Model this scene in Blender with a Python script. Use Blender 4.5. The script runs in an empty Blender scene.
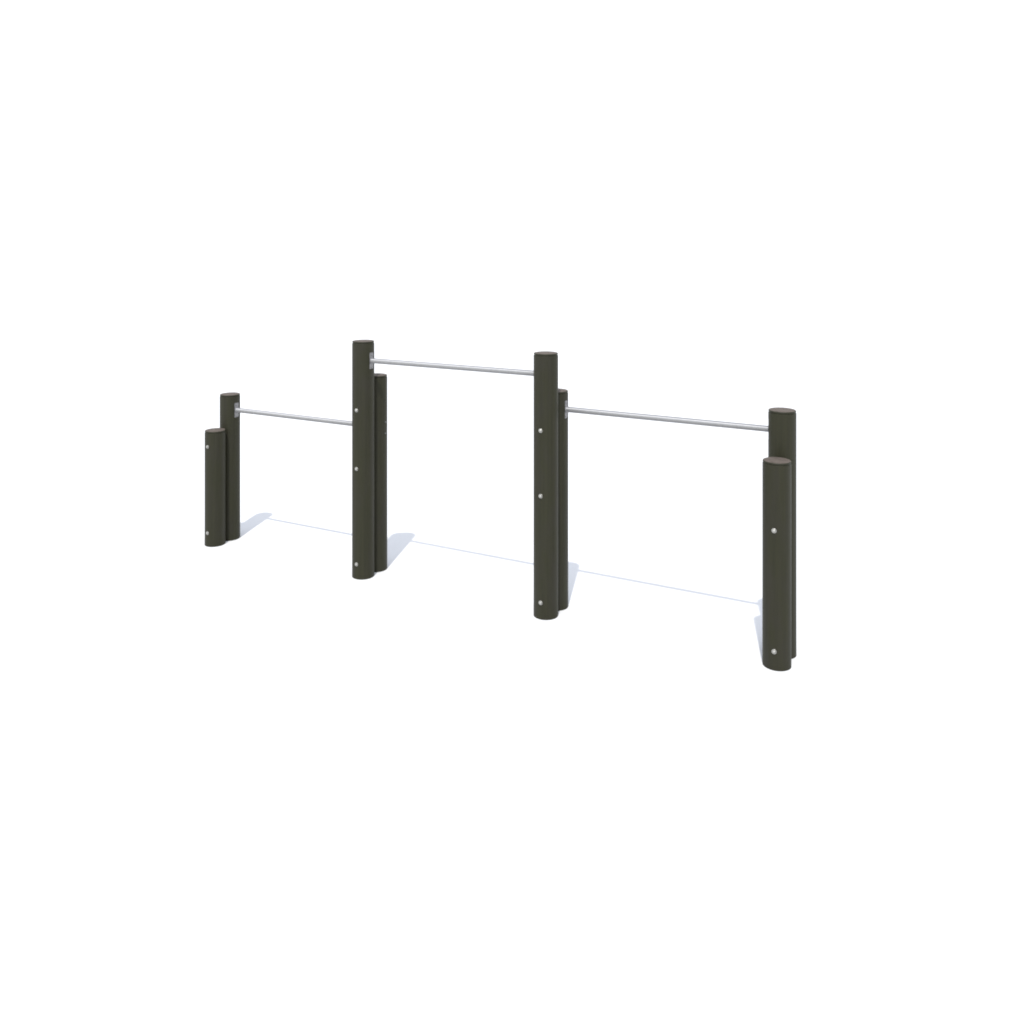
import bpy, bmesh, math
from mathutils import Vector, Matrix

scene = bpy.context.scene
C = scene.collection

# ------------------------------------------------------------------ sizes
R = 0.08                                   # post radius
ROW = (5.242, 5.242 + 2 * R)             # front row, rear row (y)
U = (-5.4132, -3.9500, -2.4873, -1.0242)   # the four post pairs (x)
FRONT = (0.9109, 1.7013, 1.7013, 1.1727)   # heights of the front posts
REAR = (1.1745, 1.4340, 1.4340, 1.4340)    # heights of the rear posts
BAR_R = 0.0182
SINK = 0.0065                              # the bar's end plates lie this deep in a routed pocket
BOLT_Z = (0.107, 0.7902, 1.2095)           # bolts joining a pair

# ------------------------------------------------------------------ materials
def node_mat(name):
    m = bpy.data.materials.new(name)
    m.use_nodes = True
    nt = m.node_tree
    return m, nt, nt.nodes['Principled BSDF']

def link(nt, a, b):
    nt.links.new(a, b)

def wood_material():
    m, nt, p = node_mat('stained_wood')
    N = nt.nodes
    tc = N.new('ShaderNodeTexCoord')
    info = N.new('ShaderNodeObjectInfo')
    off = N.new('ShaderNodeVectorMath'); off.operation = 'SCALE'
    off.inputs[0].default_value = (7.3, 3.1, 5.7)
    link(nt, info.outputs['Random'], off.inputs['Scale'])
    add = N.new('ShaderNodeVectorMath'); add.operation = 'ADD'
    link(nt, tc.outputs['Object'], add.inputs[0])
    link(nt, off.outputs[0], add.inputs[1])
    # long fibre streaks
    mp = N.new('ShaderNodeMapping'); mp.inputs['Scale'].default_value = (75, 75, 1.6)
    link(nt, add.outputs[0], mp.inputs['Vector'])
    n1 = N.new('ShaderNodeTexNoise'); n1.inputs['Scale'].default_value = 1.0
    n1.inputs['Detail'].default_value = 6; n1.inputs['Roughness'].default_value = 0.62
    link(nt, mp.outputs[0], n1.inputs['Vector'])
    r1 = N.new('ShaderNodeValToRGB')
    r1.color_ramp.elements[0].position = 0.30; r1.color_ramp.elements[0].color = (0.0132, 0.0131, 0.0062, 1)
    r1.color_ramp.elements[1].position = 0.72; r1.color_ramp.elements[1].color = (0.0188, 0.0185, 0.0088, 1)
    link(nt, n1.outputs['Fac'], r1.inputs['Fac'])
    # broad brownish blotches in the stain
    mp2 = N.new('ShaderNodeMapping'); mp2.inputs['Scale'].default_value = (14, 14, 4.5)
    link(nt, add.outputs[0], mp2.inputs['Vector'])
    n2 = N.new('ShaderNodeTexNoise'); n2.inputs['Scale'].default_value = 1.0
    n2.inputs['Detail'].default_value = 3
    link(nt, mp2.outputs[0], n2.inputs['Vector'])
    r2 = N.new('ShaderNodeValToRGB')
    r2.color_ramp.elements[0].position = 0.45; r2.color_ramp.elements[0].color = (0, 0, 0, 1)
    r2.color_ramp.elements[1].position = 0.75; r2.color_ramp.elements[1].color = (0.55, 0.55, 0.55, 1)
    link(nt, n2.outputs['Fac'], r2.inputs['Fac'])
    mx = N.new('ShaderNodeMix'); mx.data_type = 'RGBA'
    link(nt, r2.outputs['Color'], mx.inputs['Factor'])
    link(nt, r1.outputs['Color'], mx.inputs['A'])
    mx.inputs['B'].default_value = (0.0185, 0.0165, 0.0132, 1)
    link(nt, mx.outputs['Result'], p.inputs['Base Color'])
    p.inputs['Roughness'].default_value = 0.55
    p.inputs['Specular IOR Level'].default_value = 0.2
    b = N.new('ShaderNodeBump'); b.inputs['Strength'].default_value = 0.2
    b.inputs['Distance'].default_value = 0.002
    link(nt, n1.outputs['Fac'], b.inputs['Height'])
    link(nt, b.outputs[0], p.inputs['Normal'])
    return m

def end_grain_material():
    m, nt, p = node_mat('end_grain')
    N = nt.nodes
    tc = N.new('ShaderNodeTexCoord')
    nz = N.new('ShaderNodeTexNoise'); nz.inputs['Scale'].default_value = 18
    link(nt, tc.outputs['Object'], nz.inputs['Vector'])
    w = N.new('ShaderNodeTexWave'); w.wave_type = 'RINGS'; w.rings_direction = 'Z'
    w.inputs['Scale'].default_value = 32; w.inputs['Distortion'].default_value = 1.5
    w.inputs['Detail'].default_value = 2
    link(nt, tc.outputs['Object'], w.inputs['Vector'])
    mix = N.new('ShaderNodeMath'); mix.operation = 'MULTIPLY_ADD'
    link(nt, w.outputs['Fac'], mix.inputs[0]); mix.inputs[1].default_value = 0.45
    link(nt, nz.outputs['Fac'], mix.inputs[2])
    r = N.new('ShaderNodeValToRGB')
    r.color_ramp.elements[0].position = 0.3; r.color_ramp.elements[0].color = (0.046, 0.036, 0.030, 1)
    r.color_ramp.elements[1].position = 0.95; r.color_ramp.elements[1].color = (0.092, 0.075, 0.064, 1)
    link(nt, mix.outputs[0], r.inputs['Fac'])
    link(nt, r.outputs['Color'], p.inputs['Base Color'])
    p.inputs['Roughness'].default_value = 0.8
    p.inputs['Specular IOR Level'].default_value = 0.2
    return m

def metal_material(name, lo, hi, rough, metallic, spec=0.5):
    m, nt, p = node_mat(name)
    N = nt.nodes
    tc = N.new('ShaderNodeTexCoord')
    n = N.new('ShaderNodeTexNoise'); n.inputs['Scale'].default_value = 45
    n.inputs['Detail'].default_value = 3
    link(nt, tc.outputs['Object'], n.inputs['Vector'])
    r = N.new('ShaderNodeValToRGB')
    r.color_ramp.elements[0].position = 0.35; r.color_ramp.elements[0].color = (*lo, 1)
    r.color_ramp.elements[1].position = 0.65; r.color_ramp.elements[1].color = (*hi, 1)
    link(nt, n.outputs['Fac'], r.inputs['Fac'])
    link(nt, r.outputs['Color'], p.inputs['Base Color'])
    p.inputs['Specular IOR Level'].default_value = spec
    p.inputs['Metallic'].default_value = metallic
    p.inputs['Roughness'].default_value = rough
    return m

def brush_along(m):
    """a tube polished round its circumference: highlights spread along the local X axis"""
    nt = m.node_tree
    p = nt.nodes['Principled BSDF']
    t = nt.nodes.new('ShaderNodeTangent'); t.direction_type = 'RADIAL'; t.axis = 'X'
    link(nt, t.outputs[0], p.inputs['Tangent'])
    p.inputs['Anisotropic'].default_value = 0.88
    p.inputs['Anisotropic Rotation'].default_value = 0.25

def ground_material():
    m, nt, p = node_mat('white_ground')
    N = nt.nodes
    tc = N.new('ShaderNodeTexCoord')
    n = N.new('ShaderNodeTexNoise'); n.inputs['Scale'].default_value = 3
    n.inputs['Detail'].default_value = 5
    link(nt, tc.outputs['Object'], n.inputs['Vector'])
    r = N.new('ShaderNodeValToRGB')
    r.color_ramp.elements[0].color = (0.545, 0.545, 0.545, 1)
    r.color_ramp.elements[1].color = (0.56, 0.56, 0.56, 1)
    link(nt, n.outputs['Fac'], r.inputs['Fac'])
    link(nt, r.outputs['Color'], p.inputs['Base Color'])
    p.inputs['Roughness'].default_value = 0.95
    p.inputs['Specular IOR Level'].default_value = 0.0
    return m

WOOD = wood_material()
GRAIN = end_grain_material()
STEEL = metal_material('brushed_steel', (0.325, 0.325, 0.33), (0.35, 0.35, 0.355), 0.58, 0.9)
brush_along(STEEL)
PLATE = metal_material('galvanised_steel', (0.165, 0.163, 0.172), (0.20, 0.198, 0.208), 0.5, 0.6)
NUT = metal_material('zinc_fastener', (0.28, 0.275, 0.26), (0.36, 0.355, 0.335), 0.35, 0.8)

# ------------------------------------------------------------------ mesh helpers
def lathe(bm, profile, seg=48, mat=Matrix()):
    """profile of (radius, z); radius 0 closes with a pole"""
    rings = []
    for r, z in profile:
        if r == 0:
            rings.append([bm.verts.new(mat @ Vector((0, 0, z)))])
        else:
            rings.append([bm.verts.new(mat @ Vector((r * math.cos(2 * math.pi * i / seg),
                                                     r * math.sin(2 * math.pi * i / seg), z))) for i in range(seg)])
    for a, b in zip(rings, rings[1:]):
        for i in range(seg):
            j = (i + 1) % seg
            vs = []
            for v in ((a[0] if len(a) == 1 else a[i]), (a[0] if len(a) == 1 else a[j]),
                      (b[0] if len(b) == 1 else b[j]), (b[0] if len(b) == 1 else b[i])):
                if v not in vs:
                    vs.append(v)
            if len(vs) > 2:
                bm.faces.new(vs)

def finish(bm, name, mat, smooth=35):
    bmesh.ops.recalc_face_normals(bm, faces=bm.faces)
    me = bpy.data.meshes.new(name)
    bm.to_mesh(me); bm.free()
    me.materials.append(mat)
    me.polygons.foreach_set('use_smooth', [True] * len(me.polygons))
    me.set_sharp_from_angle(angle=math.radians(smooth))
    return me

def add(name, me, parent=None, loc=(0, 0, 0), rot=(0, 0, 0), label=None):
    o = bpy.data.objects.new(name, me)
    C.objects.link(o)
    o.parent = parent
    o.location = loc; o.rotation_euler = rot
    if label:
        o['label'] = label
    return o

def post_mesh(h, pockets=()):
    """pockets: (side, z) recesses routed into the post for the end plates"""
    bm = bmesh.new()
    lathe(bm, [(0, -0.04), (R, -0.04), (R, h - 0.0180), (R - 0.0006, h - 0.0168), (R - 0.0045, h - 0.0150),
               (R - 0.0045, h - 0.0060), (0, h - 0.0060)], 64)     # shallow groove under the cap
    me = finish(bm, 'post', WOOD, 25)
    for s, z in pockets:
        cb = bmesh.new()
        bmesh.ops.create_cube(cb, size=1.0, matrix=Matrix.Translation((s * (R - 0.0115 + 0.05), 0, z)) @ Matrix.Diagonal((0.1, 0.0515, 0.1215, 1)))
        cm = bpy.data.meshes.new('cut'); cb.to_mesh(cm); cb.free(); cm.materials.append(WOOD)
        a = bpy.data.objects.new('a', me); c = bpy.data.objects.new('c', cm)
        C.objects.link(a); C.objects.link(c)
        md = a.modifiers.new('cut', 'BOOLEAN'); md.operation = 'DIFFERENCE'; md.object = c; md.solver = 'EXACT'
        me2 = bpy.data.meshes.new_from_object(a.evaluated_get(bpy.context.evaluated_depsgraph_get()))
        bpy.data.objects.remove(a); bpy.data.objects.remove(c)
        me = me2
        me.name = 'post'
        me.set_sharp_from_angle(angle=math.radians(25))
    return me

def post_top_mesh():
    bm = bmesh.new()
    lathe(bm, [(R - 0.0055, -0.0085), (R - 0.0012, -0.0085), (R - 0.0006, -0.0072), (R - 0.0008, -0.0050), (R - 0.0022, -0.0025),
               (R - 0.0045, -0.0008), (R - 0.008, 0), (0.03, 0.0006), (0, 0.0007)], 64)
    me = finish(bm, 'post_top', GRAIN)
    me.materials.append(WOOD)                 # the stain runs over the rounded edge
    for p in me.polygons:
        if max(math.hypot(*me.vertices[i].co.xy) for i in p.vertices) > R - 0.0040:
            p.material_index = 1
    return me

def bolt_mesh(s=1.0, mat=None):
    """washer and domed hexagon nut, pointing along +Z"""
    bm = bmesh.new()
    lathe(bm, [(0, -0.004), (0.0150 * s, -0.004), (0.0150 * s, 0.0008), (0.0140 * s, 0.0016), (0.010 * s, 0.0016)], 28)
    lathe(bm, [(0.0110 * s, 0.001), (0.0110 * s, 0.0052), (0.0096 * s, 0.0062)], 6)
    lathe(bm, [(0.0096 * s, 0.0061), (0.0090 * s, 0.0080), (0.0064 * s, 0.0102), (0.003 * s, 0.0112), (0, 0.0114)], 20)
    return finish(bm, 'bolt', mat or NUT, 30)

def bar_mesh(length):
    bm = bmesh.new()
    lathe(bm, [(BAR_R, -SINK), (BAR_R, length + SINK)], 40, Matrix.Rotation(math.pi / 2, 4, 'Y'))
    return finish(bm, 'bar', STEEL)

def flange_mesh():
    """upright rounded plate let a little into the post, with the weld collar round the bar; faces +X"""
    bm = bmesh.new()
    hw, hh, rc, t0, t1 = 0.0245, 0.0595, 0.009, -0.0125, -SINK
    out = []
    for cx, cz, a0 in ((hw - rc, hh - rc, 0), (-hw + rc, hh - rc, 90), (-hw + rc, -hh + rc, 180), (hw - rc, -hh + rc, 270)):
        for k in range(5):
            a = math.radians(a0 + 22.5 * k)
            out.append((cx + rc * math.cos(a), cz + rc * math.sin(a)))
    def ring(x, s):
        return [bm.verts.new((x, y - math.copysign(s, y), z - math.copysign(s, z))) for y, z in out]
    r0, r1, r2 = ring(t0, 0), ring(t1 - 0.001, 0), ring(t1, 0.001)
    for a, b in ((r0, r1), (r1, r2)):
        for i in range(len(out)):
            j = (i + 1) % len(out)
            bm.faces.new((a[i], a[j], b[j], b[i]))
    bm.faces.new(r0); bm.faces.new(r2)
    lathe(bm, [(BAR_R + 0.0035, t1 - 0.001), (BAR_R + 0.0032, t1 + 0.002), (BAR_R + 0.0002, t1 + 0.005)], 32,
          Matrix.Rotation(math.pi / 2, 4, 'Y'))
    return finish(bm, 'flange', PLATE, 30)

def screw_mesh():
    bm = bmesh.new()
    lathe(bm, [(0.0085, -0.002), (0.0085, 0.0015), (0.0065, 0.004), (0.003, 0.0052), (0, 0.0055)], 20)
    return finish(bm, 'screw', PLATE, 40)

# ------------------------------------------------------------------ ground
bm = bmesh.new()
NS = 96
c0 = bm.verts.new((0, 0, 0))
rings = []
for r in (6, 14, 40, 150, 600, 3000):
    rings.append([bm.verts.new((r * math.cos(2 * math.pi * i / NS), r * math.sin(2 * math.pi * i / NS), 0)) for i in range(NS)])
for i in range(NS):
    j = (i + 1) % NS
    bm.faces.new((c0, rings[0][i], rings[0][j]))
    for a, b in zip(rings, rings[1:]):
        bm.faces.new((a[i], b[i], b[j], a[j]))
gm = ground_material()
ground = add('ground', finish(bm, 'ground', gm))
ground['kind'] = 'structure'
ground['label'] = 'plain bright white ground under the bars'
ground['category'] = 'ground'

# ------------------------------------------------------------------ the bar frame
BASE = Vector(((U[0] + U[3]) / 2, (ROW[0] + ROW[1]) / 2, 0))
root = bpy.data.objects.new('exercise_bar_frame', None)
C.objects.link(root)
root.location = BASE
root['label'] = 'outdoor exercise bar frame with dark olive wooden posts and three steel bars at stepped heights'
root['category'] = 'exercise bars'

TOP = post_top_mesh()
BOLT = bolt_mesh(0.92)
TAIL = bolt_mesh(0.4, metal_material('dull_steel', (0.10, 0.10, 0.105), (0.13, 0.13, 0.135), 0.6, 0.5))
PLATE_ME = flange_mesh()
SCREW = screw_mesh()

labels = {
    (0, 0): 'shortest post, at the far left end in front', (1, 0): 'rear post at the far left end carrying the lowest bar',
    (0, 1): 'tall front post left of the highest bar', (1, 1): 'lower post behind the left tall post',
    (0, 2): 'tall front post right of the highest bar', (1, 2): 'lower post behind the right tall post',
    (0, 3): 'short front post at the right end', (1, 3): 'taller rear post at the right end',
}
posts = {}
BARS = ((1, 0, 1, 1.0486), (0, 1, 2, 1.5607), (1, 2, 3, 1.3125))   # row, from pair, to pair, height
for row in (0, 1):
    for k in range(4):
        h = (FRONT, REAR)[row][k]
        p = add('post', post_mesh(h, [(1 if k == a else -1, z) for r_, a, b, z in BARS if r_ == row and k in (a, b)]), root, Vector((U[k], ROW[row], 0)) - BASE,
                label=labels[(row, k)])
        posts[(row, k)] = p
        add('post_top', TOP, p, (0, 0, h))
        low = min(FRONT[k], REAR[k])
        if row == 0:      # bolts through the pair, nuts on the front face
            for z in BOLT_Z:
                if z < low:
                    add('bolt', BOLT, p, (0, -R, z), (math.pi / 2, 0.3 + z * 2.0, 0))

for row, a, b, h in BARS:
    length = U[b] - U[a] - 2 * R
    bar = add('bar', bar_mesh(length), root, Vector((U[a] + R, ROW[row], h)) - BASE,
              label={0: 'lowest steel bar', 1: 'highest steel bar', 2: 'middle height steel bar'}[a])
    for x, rz in ((0, 0), (length, math.pi)):
        add('flange', PLATE_ME, bar, (x, 0, 0), (0, 0, rz))
        s = 1 if rz == 0 else -1
        for dz in (-0.0415, 0.0415):
            add('screw', SCREW, bar, (x - s * SINK, 0, dz), (0, s * math.pi / 2, 0))
    if a == 0:        # ends of the flange screws, coming out on the far side of the post
        for dz in (-0.0415, 0.0415):
            add('bolt', TAIL, posts[(row, b)], (R, 0, h + dz), (0, math.pi / 2, 0))

# ------------------------------------------------------------------ camera
YAW, F, YH, H = -0.4809, 894.14, 238.31, 2.4422
cd = bpy.data.cameras.new('camera')
cam = bpy.data.objects.new('camera', cd)
C.objects.link(cam)
cam.location = (0, 0, H)
cam.rotation_euler = (math.pi / 2, 0, -YAW)
cd.sensor_width = 36
cd.lens = 36 * F / 1024
cd.shift_y = -(512 - YH) / 1024
cd.clip_start = 0.05
cd.clip_end = 10000
scene.camera = cam
scene.cycles.filter_width = 1.9

# ------------------------------------------------------------------ light
SAZ, L = -0.3011, 0.5209
d = Vector((math.sin(SAZ) * L, math.cos(SAZ) * L, -1))
el = math.atan2(1, L)
sd = bpy.data.lights.new('sun', 'SUN')
sd.energy = 2.6
sd.angle = math.radians(1.1)
sd.color = (1.0, 0.97, 0.92)
sun = bpy.data.objects.new('sun', sd)
C.objects.link(sun)
sun.rotation_euler = d.to_track_quat('-Z', 'Y').to_euler()
sun.location = (0, 0, 6)

w = bpy.data.worlds.new('World')
scene.world = w
w.use_nodes = True
nt = w.node_tree
bg = nt.nodes['Background']
sky = nt.nodes.new('ShaderNodeTexSky')
sky.sky_type = 'NISHITA'
sky.sun_disc = False
sky.sun_elevation = el
sky.sun_rotation = SAZ + math.pi
sky.air_density = 2.2
sky.dust_density = 0.0
sky.ozone_density = 1.0
hs = nt.nodes.new('ShaderNodeHueSaturation')
hs.inputs['Saturation'].default_value = 0.31
hs.inputs['Hue'].default_value = 0.525
hs.inputs['Value'].default_value = 1.35
nt.links.new(sky.outputs[0], hs.inputs['Color'])
nt.links.new(hs.outputs[0], bg.inputs['Color'])
bg.inputs['Strength'].default_value = 0.15

# ------------------------------------------------------------------ view
vs = scene.view_settings
vs.view_transform = 'Standard'
vs.look = 'None'
vs.exposure = 0.55
vs.gamma = 1.0
vs.use_curve_mapping = False
